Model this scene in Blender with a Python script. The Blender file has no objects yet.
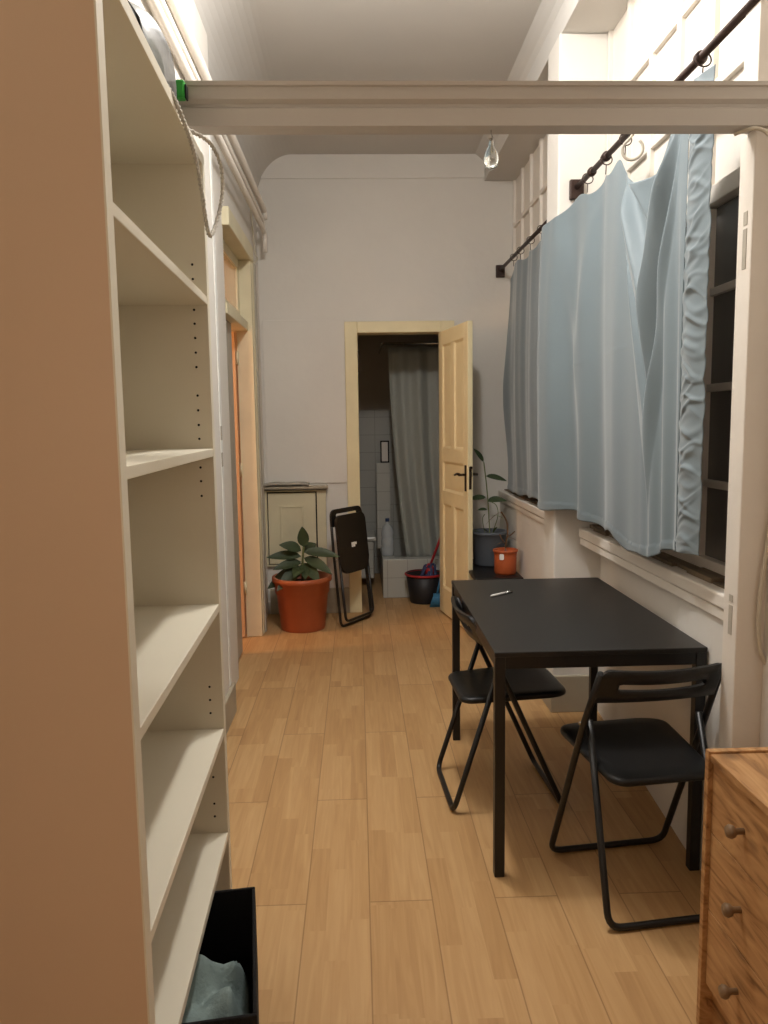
import bpy, bmesh, math, random
from mathutils import Vector, Matrix
random.seed(7)
S = bpy.context.scene
COL = S.collection
PI = math.pi

# ------------------------------------------------------------------ materials
def srgb(r, g, b):
    f = lambda c: (c/12.92 if c <= .04045 else ((c+.055)/1.055)**2.4)
    return tuple(f(v/255.0) for v in (r, g, b))

def mat(name, rgb, rough=.6, metal=0, bump=0, bscale=40, var=0, vscale=6, stretch=(1,1,1), spec=.4, coat=0, sss=0, trans=0, alpha=1, sheen=0):
    m = bpy.data.materials.new(name); m.use_nodes = True
    nt = m.node_tree; b = nt.nodes['Principled BSDF']
    c = srgb(*rgb)
    b.inputs['Base Color'].default_value = (*c, 1)
    b.inputs['Roughness'].default_value = rough
    b.inputs['Metallic'].default_value = metal
    b.inputs['Specular IOR Level'].default_value = spec
    if trans: b.inputs['Transmission Weight'].default_value = trans
    if alpha < 1: b.inputs['Alpha'].default_value = alpha
    if sheen: b.inputs['Sheen Weight'].default_value = sheen
    if coat: b.inputs['Coat Weight'].default_value = coat
    tc = nt.nodes.new('ShaderNodeTexCoord'); mp = nt.nodes.new('ShaderNodeMapping')
    mp.inputs['Scale'].default_value = stretch
    nt.links.new(tc.outputs['Object'], mp.inputs['Vector'])
    if var:
        n = nt.nodes.new('ShaderNodeTexNoise'); n.inputs['Scale'].default_value = vscale; n.inputs['Detail'].default_value = 6
        nt.links.new(mp.outputs['Vector'], n.inputs['Vector'])
        r = nt.nodes.new('ShaderNodeValToRGB')
        r.color_ramp.elements[0].position = .3; r.color_ramp.elements[1].position = .7
        r.color_ramp.elements[0].color = (*[x*(1-var) for x in c], 1)
        r.color_ramp.elements[1].color = (*[min(1, x*(1+var*.5)) for x in c], 1)
        nt.links.new(n.outputs['Fac'], r.inputs['Fac']); nt.links.new(r.outputs['Color'], b.inputs['Base Color'])
    if bump:
        n2 = nt.nodes.new('ShaderNodeTexNoise'); n2.inputs['Scale'].default_value = bscale; n2.inputs['Detail'].default_value = 4
        nt.links.new(mp.outputs['Vector'], n2.inputs['Vector'])
        bp = nt.nodes.new('ShaderNodeBump'); bp.inputs['Strength'].default_value = bump; bp.inputs['Distance'].default_value = .01
        nt.links.new(n2.outputs['Fac'], bp.inputs['Height']); nt.links.new(bp.outputs['Normal'], b.inputs['Normal'])
    return m

def N(nt, typ, **kw):
    n = nt.nodes.new(typ)
    for k, v in kw.items(): setattr(n, k, v)
    return n
def M_(nt, op, a, b=None, c=None):
    n = nt.nodes.new('ShaderNodeMath'); n.operation = op
    for i, v in enumerate((a, b, c)):
        if v is None: continue
        if isinstance(v, (int, float)): n.inputs[i].default_value = v
        else: nt.links.new(v, n.inputs[i])
    return n.outputs[0]

def floor_material():
    m = bpy.data.materials.new('laminate_floor'); m.use_nodes = True
    nt = m.node_tree; b = nt.nodes['Principled BSDF']; L = nt.links.new
    tc = N(nt, 'ShaderNodeTexCoord'); sp = N(nt, 'ShaderNodeSeparateXYZ'); L(tc.outputs['Object'], sp.inputs[0])
    x, y = sp.outputs['X'], sp.outputs['Y']
    W, LEN = .195, 1.32
    xr = M_(nt, 'DIVIDE', M_(nt, 'SUBTRACT', x, .012), W)
    row = M_(nt, 'FLOOR', xr); fx = M_(nt, 'FRACT', xr)
    off = M_(nt, 'MULTIPLY', M_(nt, 'MODULO', M_(nt, 'ADD', row, 40), 2), LEN*.5)
    yr = M_(nt, 'DIVIDE', M_(nt, 'ADD', M_(nt, 'SUBTRACT', y, 2.23-13.2), off), LEN)
    pl = M_(nt, 'FLOOR', yr); fy = M_(nt, 'FRACT', yr)
    ex = M_(nt, 'MINIMUM', fx, M_(nt, 'SUBTRACT', 1, fx)); ey = M_(nt, 'MINIMUM', fy, M_(nt, 'SUBTRACT', 1, fy))
    seam = M_(nt, 'MAXIMUM', M_(nt, 'LESS_THAN', ex, .010), M_(nt, 'LESS_THAN', ey, .0018))
    sxr = M_(nt, 'DIVIDE', M_(nt, 'SUBTRACT', x, .012), W/3)
    strip = M_(nt, 'FLOOR', sxr)
    wn = N(nt, 'ShaderNodeTexWhiteNoise', noise_dimensions='1D'); L(strip, wn.inputs['W'])
    blk = M_(nt, 'FLOOR', M_(nt, 'DIVIDE', M_(nt, 'ADD', y, M_(nt, 'MULTIPLY', wn.outputs['Value'], 3)), .44))
    cv = N(nt, 'ShaderNodeCombineXYZ'); L(strip, cv.inputs[0]); L(blk, cv.inputs[1]); L(pl, cv.inputs[2])
    wn2 = N(nt, 'ShaderNodeTexWhiteNoise', noise_dimensions='3D'); L(cv.outputs[0], wn2.inputs['Vector'])
    # grain, shifted per block
    mp = N(nt, 'ShaderNodeMapping'); mp.inputs['Scale'].default_value = (38, 2.2, 1)
    L(tc.outputs['Object'], mp.inputs['Vector'])
    ad = N(nt, 'ShaderNodeVectorMath', operation='ADD'); L(mp.outputs[0], ad.inputs[0])
    sc = N(nt, 'ShaderNodeVectorMath', operation='SCALE'); L(wn2.outputs['Color'], sc.inputs[0]); sc.inputs['Scale'].default_value = 30
    L(sc.outputs[0], ad.inputs[1])
    g = N(nt, 'ShaderNodeTexNoise'); g.inputs['Scale'].default_value = 1; g.inputs['Detail'].default_value = 5; g.inputs['Distortion'].default_value = 1.2
    L(ad.outputs[0], g.inputs['Vector'])
    val = M_(nt, 'ADD', M_(nt, 'MULTIPLY', wn2.outputs['Value'], .28), M_(nt, 'ADD', M_(nt, 'MULTIPLY', g.outputs['Fac'], .75), .07))
    r = N(nt, 'ShaderNodeValToRGB'); L(val, r.inputs['Fac'])
    e = r.color_ramp.elements
    e[0].position = .25; e[0].color = (*srgb(170, 130, 86), 1)
    e[1].position = .9; e[1].color = (*srgb(204, 166, 118), 1)
    k = e.new(.55); k.color = (*srgb(188, 148, 100), 1)
    mix = N(nt, 'ShaderNodeMix', data_type='RGBA'); L(M_(nt, 'MULTIPLY', seam, .45), mix.inputs['Factor'])
    L(r.outputs['Color'], mix.inputs['A']); mix.inputs['B'].default_value = (*srgb(92, 58, 30), 1)
    L(mix.outputs['Result'], b.inputs['Base Color'])
    b.inputs['Roughness'].default_value = .42; b.inputs['Specular IOR Level'].default_value = .3
    bp = N(nt, 'ShaderNodeBump'); bp.inputs['Strength'].default_value = .25; bp.inputs['Distance'].default_value = .002
    L(M_(nt, 'SUBTRACT', 1, seam), bp.inputs['Height']); L(bp.outputs[0], b.inputs['Normal'])
    return m

def pine_material():
    m = bpy.data.materials.new('pine_wood'); m.use_nodes = True
    nt = m.node_tree; b = nt.nodes['Principled BSDF']; L = nt.links.new
    tc = N(nt, 'ShaderNodeTexCoord'); mp = N(nt, 'ShaderNodeMapping'); mp.inputs['Scale'].default_value = (9, 1.6, 11)
    L(tc.outputs['Object'], mp.inputs['Vector'])
    g = N(nt, 'ShaderNodeTexNoise'); g.inputs['Scale'].default_value = 2.2; g.inputs['Detail'].default_value = 6; g.inputs['Distortion'].default_value = 2.2
    L(mp.outputs[0], g.inputs['Vector'])
    r = N(nt, 'ShaderNodeValToRGB'); L(g.outputs['Fac'], r.inputs['Fac'])
    e = r.color_ramp.elements
    e[0].position = .3; e[0].color = (*srgb(124, 84, 46), 1)
    e[1].position = .66; e[1].color = (*srgb(194, 150, 100), 1)
    k = e.new(.46); k.color = (*srgb(174, 128, 80), 1)
    v = N(nt, 'ShaderNodeTexVoronoi'); v.inputs['Scale'].default_value = 5.0
    mp2 = N(nt, 'ShaderNodeMapping'); mp2.inputs['Scale'].default_value = (1, .7, 1.25); mp2.inputs['Location'].default_value = (.3, .13, .2)
    L(tc.outputs['Object'], mp2.inputs['Vector']); L(mp2.outputs[0], v.inputs['Vector'])
    kn = N(nt, 'ShaderNodeValToRGB'); L(v.outputs['Distance'], kn.inputs['Fac'])
    kn.color_ramp.elements[0].position = .06; kn.color_ramp.elements[0].color = (1, 1, 1, 1)
    kn.color_ramp.elements[1].position = .13; kn.color_ramp.elements[1].color = (0, 0, 0, 1)
    mix = N(nt, 'ShaderNodeMix', data_type='RGBA'); L(M_(nt, 'MULTIPLY', kn.outputs['Color'], .7), mix.inputs['Factor'])
    L(r.outputs['Color'], mix.inputs['A']); mix.inputs['B'].default_value = (*srgb(78, 46, 24), 1)
    L(mix.outputs['Result'], b.inputs['Base Color']); b.inputs['Roughness'].default_value = .6
    return m

def tile_material():
    m = bpy.data.materials.new('white_tile'); m.use_nodes = True
    nt = m.node_tree; b = nt.nodes['Principled BSDF']; L = nt.links.new
    tc = N(nt, 'ShaderNodeTexCoord'); sp = N(nt, 'ShaderNodeSeparateXYZ'); L(tc.outputs['Object'], sp.inputs[0])
    xy = M_(nt, 'ADD', sp.outputs['X'], sp.outputs['Y'])
    fx = M_(nt, 'FRACT', M_(nt, 'DIVIDE', M_(nt, 'ADD', xy, 20.06), .17)); fz = M_(nt, 'FRACT', M_(nt, 'DIVIDE', sp.outputs['Z'], .17))
    seam = M_(nt, 'MAXIMUM', M_(nt, 'LESS_THAN', fx, .03), M_(nt, 'LESS_THAN', fz, .03))
    mix = N(nt, 'ShaderNodeMix', data_type='RGBA'); L(seam, mix.inputs['Factor'])
    mix.inputs['A'].default_value = (*srgb(190, 190, 182), 1); mix.inputs['B'].default_value = (*srgb(160, 158, 150), 1)
    L(mix.outputs['Result'], b.inputs['Base Color']); b.inputs['Roughness'].default_value = .25
    return m

MT = {}
MT['floor'] = floor_material(); MT['pine'] = pine_material(); MT['tile'] = tile_material()
MT['wall'] = mat('white_plaster', (226, 221, 213), .85, bump=.25, bscale=14, var=.05, vscale=1.6)
MT['ceiling'] = mat('ceiling_paint', (210, 206, 200), .9, bump=.15, bscale=8, var=.05, vscale=1.2)
MT['trimw'] = mat('white_gloss_paint', (232, 224, 213), .5, bump=.12, bscale=25, var=.04, vscale=5)
MT['beam'] = mat('beam_paint', (190, 182, 172), .5, bump=.15, bscale=18, var=.05, vscale=4, stretch=(.4, 1, 1))
MT['cream'] = mat('cream_paint', (233, 219, 178), .45, bump=.12, bscale=30, var=.05, vscale=7)
MT['oldcream'] = mat('aged_cream_paint', (222, 212, 180), .5, bump=.12, bscale=30, var=.08, vscale=5)
MT['greyold'] = mat('greyed_paint', (180, 172, 158), .6, bump=.2, bscale=30, var=.15, vscale=9)
MT['peel'] = mat('peeling_paint', (236, 235, 230), .7, bump=.5, bscale=50, var=.1, vscale=18)
MT['base'] = mat('skirting_paint', (176, 166, 146), .6, var=.08, vscale=6)
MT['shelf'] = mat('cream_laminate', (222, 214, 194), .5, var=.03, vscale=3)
MT['shelfside'] = mat('warm_lit_laminate', (208, 180, 150), .5, var=.03, vscale=2)  # cream laminate with the warm light on the near panel mixed into its colour
MT['hole'] = mat('dark_hole', (22, 18, 14), .9)
MT['black'] = mat('black_plastic', (22, 22, 22), .42, bump=.05, bscale=200)
MT['blackm'] = mat('black_metal', (20, 18, 17), .4, spec=.5)
MT['tabletop'] = mat('black_tabletop', (36, 34, 32), .38, bump=.04, bscale=150, var=.06, vscale=10)
MT['chrome'] = mat('steel', (190, 188, 184), .25, metal=1)
MT['rod'] = mat('dark_iron', (62, 46, 40), .45, metal=.4, bump=.2, bscale=60, var=.2, vscale=20)
MT['brass'] = mat('dark_bronze', (58, 46, 34), .4, metal=.7)
MT['curtain'] = mat('blue_grey_satin', (112, 125, 131), .55, bump=.06, bscale=300, spec=.35, sheen=.3)
MT['terracotta'] = mat('terracotta_plastic', (170, 90, 54), .45, var=.08, vscale=8)
MT['orangepot'] = mat('orange_plastic', (186, 92, 50), .4, var=.05)
MT['greypot'] = mat('dark_grey_plastic', (92, 98, 106), .5, var=.06)
MT['soil'] = mat('soil', (58, 42, 30), .95, bump=1, bscale=60, var=.4, vscale=40)
MT['leaf'] = mat('leaf_green', (52, 68, 38), .5, var=.25, vscale=14, spec=.5)
MT['leaf2'] = mat('leaf_pale', (98, 116, 62), .5, var=.25, vscale=14)
MT['stem'] = mat('stem_green', (110, 116, 70), .6)
MT['dry'] = mat('dry_stem', (96, 70, 46), .8)
MT['white'] = mat('white_plastic', (236, 234, 228), .4)
MT['sticker'] = mat('white_paper', (240, 240, 238), .7)
MT['teal'] = mat('grey_teal_cloth', (134, 150, 146), .9, bump=.3, bscale=120, var=.12, vscale=8)
MT['felt'] = mat('black_felt', (20, 19, 20), .95, bump=.3, bscale=160)
MT['rope'] = mat('grey_rope', (214, 208, 196), .9, bump=.6, bscale=300, var=.25, vscale=200)
MT['cable'] = mat('beige_cable', (206, 196, 176), .6)
MT['glass'] = mat('window_glass', (124, 120, 116), .14, spec=.5, alpha=.92)
MT['clear'] = mat('clear_glass', (235, 238, 235), .05, trans=.95)
MT['bottle'] = mat('clear_bottle_plastic', (226, 234, 240), .12, trans=.4, alpha=.6)
MT['bottlecap'] = mat('blue_cap', (40, 58, 92), .4)
MT['bag'] = mat('clear_plastic_bag', (112, 111, 108), .45, alpha=.72, bump=.5, bscale=14)
MT['bagfill'] = mat('green_white_fabric', (104, 120, 70), .9, var=.5, vscale=14)
MT['green'] = mat('green_plastic', (54, 160, 60), .4)
MT['shower'] = mat('shower_curtain', (158, 160, 152), .55, sheen=.2)
MT['bathwall'] = mat('bath_plaster', (198, 192, 180), .9, bump=.2, bscale=12, var=.08, vscale=2)
MT['bucket'] = mat('black_bucket', (38, 36, 38), .5)
MT['red'] = mat('red_plastic', (176, 44, 48), .4)
MT['mopblue'] = mat('mop_cloth', (74, 82, 118), .95, bump=1, bscale=80, var=.4, vscale=30)
MT['blue'] = mat('light_blue_plastic', (62, 122, 160), .5)
MT['orangewall'] = mat('warm_wall', (226, 196, 160), .85, var=.05)
MT['orangedoor'] = mat('old_door_paint', (206, 166, 126), .5, var=.05)
MT['dirt'] = mat('dirty_wood', (120, 104, 84), .85, bump=.8, bscale=60, var=.45, vscale=22, stretch=(1, .25, 1))
MT['knob'] = mat('worn_knob_wood', (128, 100, 70), .5, var=.2, vscale=30)
MT['paperboard'] = mat('grey_board', (176, 168, 156), .8, var=.1)

# ------------------------------------------------------------------ helpers
class B:
    """collects shapes in one bmesh"""
    def __init__(s): s.bm = bmesh.new(); s.mi = 0
    def _new(s, f0):
        for f in s.bm.faces:
            if f.index == -1 or f not in f0: pass
    def box(s, x0, x1, y0, y1, z0, z1, bev=0):
        r = bmesh.ops.create_cube(s.bm, size=1)
        vs = r['verts']
        for v in vs:
            v.co = Vector(((x0+x1)/2 + v.co.x*(x1-x0), (y0+y1)/2 + v.co.y*(y1-y0), (z0+z1)/2 + v.co.z*(z1-z0)))
        fs = set(f for v in vs for f in v.link_faces)
        for f in fs: f.material_index = s.mi
        if bev:
            es = set(e for v in vs for e in v.link_edges)
            bmesh.ops.bevel(s.bm, geom=list(es), offset=bev, segments=2, affect='EDGES', profile=.5)
        return s
    def tube(s, pts, r, seg=10, closed=False, cap=True):
        pts = [Vector(p) for p in pts]; n = len(pts)
        rr = r if isinstance(r, (list, tuple)) else [r]*n
        rings = []; prev = None
        for i in range(n):
            if closed: t = pts[(i+1) % n]-pts[i-1]
            elif i == 0: t = pts[1]-pts[0]
            elif i == n-1: t = pts[-1]-pts[-2]
            else: t = (pts[i+1]-pts[i]).normalized()+(pts[i]-pts[i-1]).normalized()
            t.normalize()
            if prev is None:
                a = Vector((0, 0, 1)) if abs(t.z) < .9 else Vector((1, 0, 0))
                u = t.cross(a).normalized()
            else:
                u = prev - t*prev.dot(t)
                u = u.normalized() if u.length > 1e-6 else t.orthogonal().normalized()
            prev = u; w = t.cross(u)
            rings.append([s.bm.verts.new(pts[i]+(u*math.cos(2*PI*k/seg)+w*math.sin(2*PI*k/seg))*rr[i]) for k in range(seg)])
        m = n if closed else n-1
        for i in range(m):
            a, b = rings[i], rings[(i+1) % n]
            for k in range(seg):
                f = s.bm.faces.new((a[k], a[(k+1) % seg], b[(k+1) % seg], b[k])); f.smooth = True; f.material_index = s.mi
        if cap and not closed:
            f = s.bm.faces.new(rings[0][::-1]); f.material_index = s.mi
            f = s.bm.faces.new(rings[-1]); f.material_index = s.mi
        return s
    def lathe(s, prof, c=(0, 0, 0), seg=32, axis='z'):
        c = Vector(c); rings = []
        for (r, h) in prof:
            ring = []
            for k in range(seg):
                a = 2*PI*k/seg
                p = Vector((r*math.cos(a), r*math.sin(a), h))
                if axis == 'y': p = Vector((p.x, p.z, p.y))
                if axis == 'x': p = Vector((p.z, p.x, p.y))
                ring.append(s.bm.verts.new(c+p))
            rings.append(ring)
        for i in range(len(rings)-1):
            for k in range(seg):
                f = s.bm.faces.new((rings[i][k], rings[i][(k+1) % seg], rings[i+1][(k+1) % seg], rings[i+1][k])); f.smooth = True; f.material_index = s.mi
        for ring in (rings[0], rings[-1]):
            f = s.bm.faces.new(ring); f.material_index = s.mi
        return s
    def grid(s, fn, nu, nv, thick=0):
        vs = [[s.bm.verts.new(fn(i/nu, j/nv)) for j in range(nv+1)] for i in range(nu+1)]
        for i in range(nu):
            for j in range(nv):
                f = s.bm.faces.new((vs[i][j], vs[i+1][j], vs[i+1][j+1], vs[i][j+1])); f.smooth = True; f.material_index = s.mi
        return s
    def prism(s, poly, axis, a, b, bev=0):
        """poly: 2D points; extruded along axis from a to b. axis x:(y,z) y:(x,z) z:(x,y)"""
        def P(p, h):
            return {'x': (h, p[0], p[1]), 'y': (p[0], h, p[1]), 'z': (p[0], p[1], h)}[axis]
        lo = [s.bm.verts.new(P(p, a)) for p in poly]; hi = [s.bm.verts.new(P(p, b)) for p in poly]
        n = len(poly); fs = [s.bm.faces.new(lo[::-1]), s.bm.faces.new(hi)]
        for i in range(n): fs.append(s.bm.faces.new((lo[i], lo[(i+1) % n], hi[(i+1) % n], hi[i])))
        for f in fs: f.material_index = s.mi
        if bev:
            es = set(fs[0].edges) | set(fs[1].edges)
            bmesh.ops.bevel(s.bm, geom=list(es), offset=bev, segments=2, affect='EDGES', profile=.5)
        return s
    def sphere(s, c, r, sc=(1, 1, 1), seg=16):
        q = bmesh.ops.create_uvsphere(s.bm, u_segments=seg, v_segments=max(6, seg//2), radius=r)
        for v in q['verts']:
            v.co = Vector(c)+Vector((v.co.x*sc[0], v.co.y*sc[1], v.co.z*sc[2]))
            for f in v.link_faces: f.smooth = True; f.material_index = s.mi
        return s
    def obj(s, name, m, parent=None, M=None, mods=None):
        bm = s.bm
        if M is not None: bmesh.ops.transform(bm, matrix=M, verts=bm.verts)
        bmesh.ops.recalc_face_normals(bm, faces=bm.faces)
        me = bpy.data.meshes.new(name); bm.to_mesh(me); bm.free()
        ms = m if isinstance(m, (list, tuple)) else [m]
        for x in ms: me.materials.append(MT[x])
        o = bpy.data.objects.new(name, me); COL.objects.link(o)
        if parent is not None: o.parent = parent
        return o

def thing(name, label, cat, loc=(0, 0, 0), rz=0, group=None):
    o = bpy.data.objects.new(name, None); COL.objects.link(o)
    o.empty_display_size = .05
    o.location = loc; o.rotation_euler = (0, 0, rz); return tag(o, label, cat, group)
def tag(o, label, cat, group=None):
    o['label'] = label; o['category'] = cat
    if group: o['group'] = group
    return o
def struct(o, label=None):
    o['kind'] = 'structure'
    if label: o['label'] = label
    return o
def solid(o, t, off=1):
    md = o.modifiers.new('thick', 'SOLIDIFY'); md.thickness = t; md.offset = off; return o
def dup(root, loc, rz, label, group=None):
    r = root.copy(); COL.objects.link(r); r.location = loc; r.rotation_euler = (0, 0, rz); r['label'] = label
    if group: r['group'] = group
    for ch in list(root.children):
        c = ch.copy(); COL.objects.link(c); c.parent = r
        for g in ch.children:
            d = g.copy(); COL.objects.link(d); d.parent = c
    return r
def fillet(pts, rad, n=6):
    """round the inner corners of a 3D polyline"""
    pts = [Vector(p) for p in pts]; out = [pts[0]]
    for i in range(1, len(pts)-1):
        p = pts[i]; a = (pts[i-1]-p); b = (pts[i+1]-p)
        d = min(rad, a.length*.45, b.length*.45); A = p+a.normalized()*d; Bp = p+b.normalized()*d
        for k in range(n+1):
            t = k/n; out.append(A*(1-t)**2+p*2*t*(1-t)+Bp*t*t)
    out.append(pts[-1]); return out
def rrect(w, d, r, n=6):
    """rounded rectangle polygon, centre 0; r: four radii (+x+y, -x+y, -x-y, +x-y)"""
    if not isinstance(r, (list, tuple)): r = [r]*4
    out = []
    for (sx, sy, a0, rr) in ((1, 1, 0, r[0]), (-1, 1, 90, r[1]), (-1, -1, 180, r[2]), (1, -1, 270, r[3])):
        cx, cy = sx*(w/2-rr), sy*(d/2-rr)
        for k in range(n+1):
            a = math.radians(a0+90*k/n); out.append((cx+rr*math.cos(a), cy+rr*math.sin(a)))
    return out
def lerp_table(tb, x):
    if x <= tb[0][0]: return tb[0][1:]
    for p, q in zip(tb, tb[1:]):
        if x <= q[0]:
            t = (x-p[0])/(q[0]-p[0]); t = t*t*(3-2*t)
            return tuple(a+(b-a)*t for a, b in zip(p[1:], q[1:]))
    return tb[-1][1:]

# ------------------------------------------------------------------ dimensions
ZC = 3.44; YE = 5.935; YB = -2.6
XLN, XLF = -.67, -.72          # left wall: near pier and wall over the bedroom door
XR = 1.2                       # window plane on the right

# ------------------------------------------------------------------ room shell
struct(B().box(-3.4, 1.6, YB-.1, 8.4, -.12, 0).obj('floor', 'floor'))

b = B()                                            # ceiling with a cove along the left and far walls
prof = [(-.8, ZC+.15), (-.8, 3.08), (XLF+.004, 3.08)]+[(-.44-.276*math.cos(PI/2*k/14), 3.10+.34*math.sin(PI/2*k/14)) for k in range(15)]+[(1.5, ZC), (1.5, ZC+.15)]
b.prism(prof, 'y', YB-.1, YE+.2)
struct(b.obj('ceiling', 'ceiling'))

b = B()                                            # left wall: near pier, then the wall with the bedroom door
b.box(-.85, XLN, YB, 3.86, 0, ZC)
b.box(-.85, XLF, 3.86, 4.40, 0, ZC)
b.box(-.85, XLF, 4.40, 5.36, 2.63, ZC)
b.box(-.85, XLF, 5.36, YE+.12, 0, ZC)
wl = struct(b.obj('wall_left', 'wall'))
# ragged, peeling edge of the pier
b = B(); pts = []
z = .16
while z < 2.95:
    pts.append((3.845+random.uniform(0, .012), z)); z += random.uniform(.02, .06)
poly = [(3.80, 2.95), (3.80, .16)] + pts
b.prism(poly, 'x', XLN, XLN+.0035)
struct(b.obj('trim_peeling_pier_edge', 'peel'))

b = B()                                            # end wall with the bathroom door opening
b.box(-.8, -.005, YE, YE+.12, 0, ZC)
b.box(-.005, .66, YE, YE+.12, 2.16, ZC)
b.box(.66, 1.45, YE, YE+.12, 0, ZC)
b.box(-.7, -.085, YE-.012, YE, 1.02, 2.252, .004)       # raised render left of the door
b.box(-.735, 1.2, YE-.012, YE, 3.27, ZC, .003)    # plain frieze
struct(b.obj('wall_end', 'wall'))

# right wall: under-sill wall, window bays above, wall behind the camera
b = B()
b.prism([(1.45, 2.101), (1.45, 3.75), (1.20, 3.75), (1.10, 2.42), (1.10, 2.101)], 'z', 0, .93)
b.box(1.10, 1.45, 3.96, YE, 0, .93)
b.box(1.30, 1.45, 2.07, YE, .93, ZC)
b.box(1.13, 1.45, YB, 2.10, 0, ZC)
struct(b.obj('wall_right', 'wall'))
struct(B().box(-.85, 1.45, YB-.12, YB, 0, ZC).obj('wall_back', 'wall'))

b = B().box(.975, 1.45, 2.15, YE, 3.25, ZC+.02, .004)   # soffit along the right
b.prism([(.976, 3.37), (.976, ZC+.01), (.89, ZC+.01), (.925, 3.425), (.955, 3.40)], 'y', 2.15, YE)
struct(b.obj('trim_soffit', 'ceiling'))
b = B().box(.965, 1.32, 3.75, 3.97, .0, 3.25, .008)     # pier between the two windows
struct(b.obj('trim_window_pier', 'wall'))
b = B().box(.955, 1.16, 3.735, 3.985, 0, .19, .004)
struct(b.obj('baseboard_pier', 'base'))

# window sill ledges
def sill(y0, y1, name):
    b = B().box(1.085, 1.32, y0, y1, .90, .945, .006)
    b.box(1.091, 1.14, y0, y1, .862, .898, .005)
    o = struct(b.obj(name, 'trimw'))
    b = B()
    y = y0+.02
    while y < y1-.05:
        l = random.uniform(.1, .35); l = min(l, y1-.01-y)
        b.box(1.12+random.uniform(0, .02), 1.19, y, y+l, .945, .945+random.uniform(.004, .02)); y += l+random.uniform(.0, .03)
    struct(b.obj('worn_track', 'dirt', o))
sill(2.152, 3.74, 'trim_sill_near'); sill(3.98, YE-.01, 'trim_sill_far')

def window(name, y0, y1, ncol, label):
    root = bpy.data.objects.new(name, None); COL.objects.link(root); struct(root, label)
    Z0, ZH = .945, 2.20
    b = B()
    b.box(1.185, 1.25, y0, y1, Z0, Z0+.05, .004); b.box(1.180, 1.25, y0, y1, ZH-.025, ZH+.035, .004)
    ys = [y0+(y1-y0)*i/ncol for i in range(ncol+1)]
    for i, y in enumerate(ys):
        w = .026
        a, c = max(y0, y-w), min(y1, y+w)
        b.box(1.185, 1.25, a, c, Z0+.05, ZH-.03, .003)
    b.obj('window_frame', 'trimw', root)
    for i in range(ncol):
        a, c = ys[i]+.026, ys[i+1]-.026
        a = max(a, y0+.026); c = min(c, y1-.026)
        m = B()
        for zz in (1.25, 1.575, 1.895): m.box(1.20, 1.235, a, c, zz-.013, zz+.013, .002)
        m.obj('glazing_bar', 'trimw', root)
        B().box(1.215, 1.22, a, c, Z0+.05, ZH-.03).obj('pane', 'glass', root)
    # painted transom lights over the head
    B().box(1.208, 1.25, y0, y1, ZH+.035, 3.26).obj('transom_panel', 'trimw', root)
    n = max(2, round((y1-y0)/.29)); 
    bh = B()
    for zz in (2.56, 2.92): bh.box(1.190, 1.24, y0, y1, zz-.014, zz+.014, .002)
    bh.obj('transom_rail', 'trimw', root)
    for i in range(n+1):
        y = y0+(y1-y0)*i/n
        B().box(1.189, 1.24, max(y0, y-.018), min(y1, y+.018), ZH+.035, 3.26, .002).obj('transom_stile', 'trimw', root)
window('window_1', 2.12, 3.745, 3, 'near window of dark night panes half hidden by blue curtain')
window('window_2', 3.975, YE-.005, 4, 'far window behind the pier, its lower panes covered by curtain')

# beam and post of the removed partition
b = B()
prof = [(2.055, 2.222), (2.055, 2.264), (2.063, 2.270), (2.063, 2.277), (2.052, 2.286), (2.05, 2.314), (2.044, 2.316), (2.042, 2.325), (2.115, 2.325), (2.115, 2.222)]
b.prism(prof, 'x', XLN-.05, 1.14)
struct(b.obj('trim_beam', 'beam'), 'painted wooden beam crossing the room overhead')
b = B().box(1.05, 1.14, 2.07, 2.15, 0, 2.222, .004).box(1.05, 1.14, 2.07, 2.15, 2.325, ZC, .004)
p = struct(b.obj('trim_post', 'trimw'), 'white painted post under right end of the beam')
b = B()
for z0, z1 in ((1.985, 2.02), (1.87, 1.975), (.955, .975), (.86, .945)):
    b.box(1.0485, 1.0515, 2.095, 2.115, z0, z1)
b.obj('strike_plate', 'greyold', p)

# skirting boards
struct(B().box(XLN, XLN+.02, 2.10, 3.872, 0, .155, .004).obj('baseboard_left', 'base'))
struct(B().box(-.70, -.085, YE-.022, YE, 0, .20, .004).obj('baseboard_end', 'base'))
# tile lines low on the end wall
struct(B().box(-.24, -.09, YE-.004, YE, .20, .98).obj('trim_end_wall_tiles', 'wall'))

# latch marks on the pier
for z0, lb in ((1.40, 'upper small grey latch plate on the white pier edge'), (1.27, 'lower small grey latch plate on the white pier edge')):
    tag(B().box(XLN, XLN+.006, 3.80, 3.83, z0, z0+.07, .002).obj('latch_plate', 'greyold'), lb, 'latch')

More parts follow.
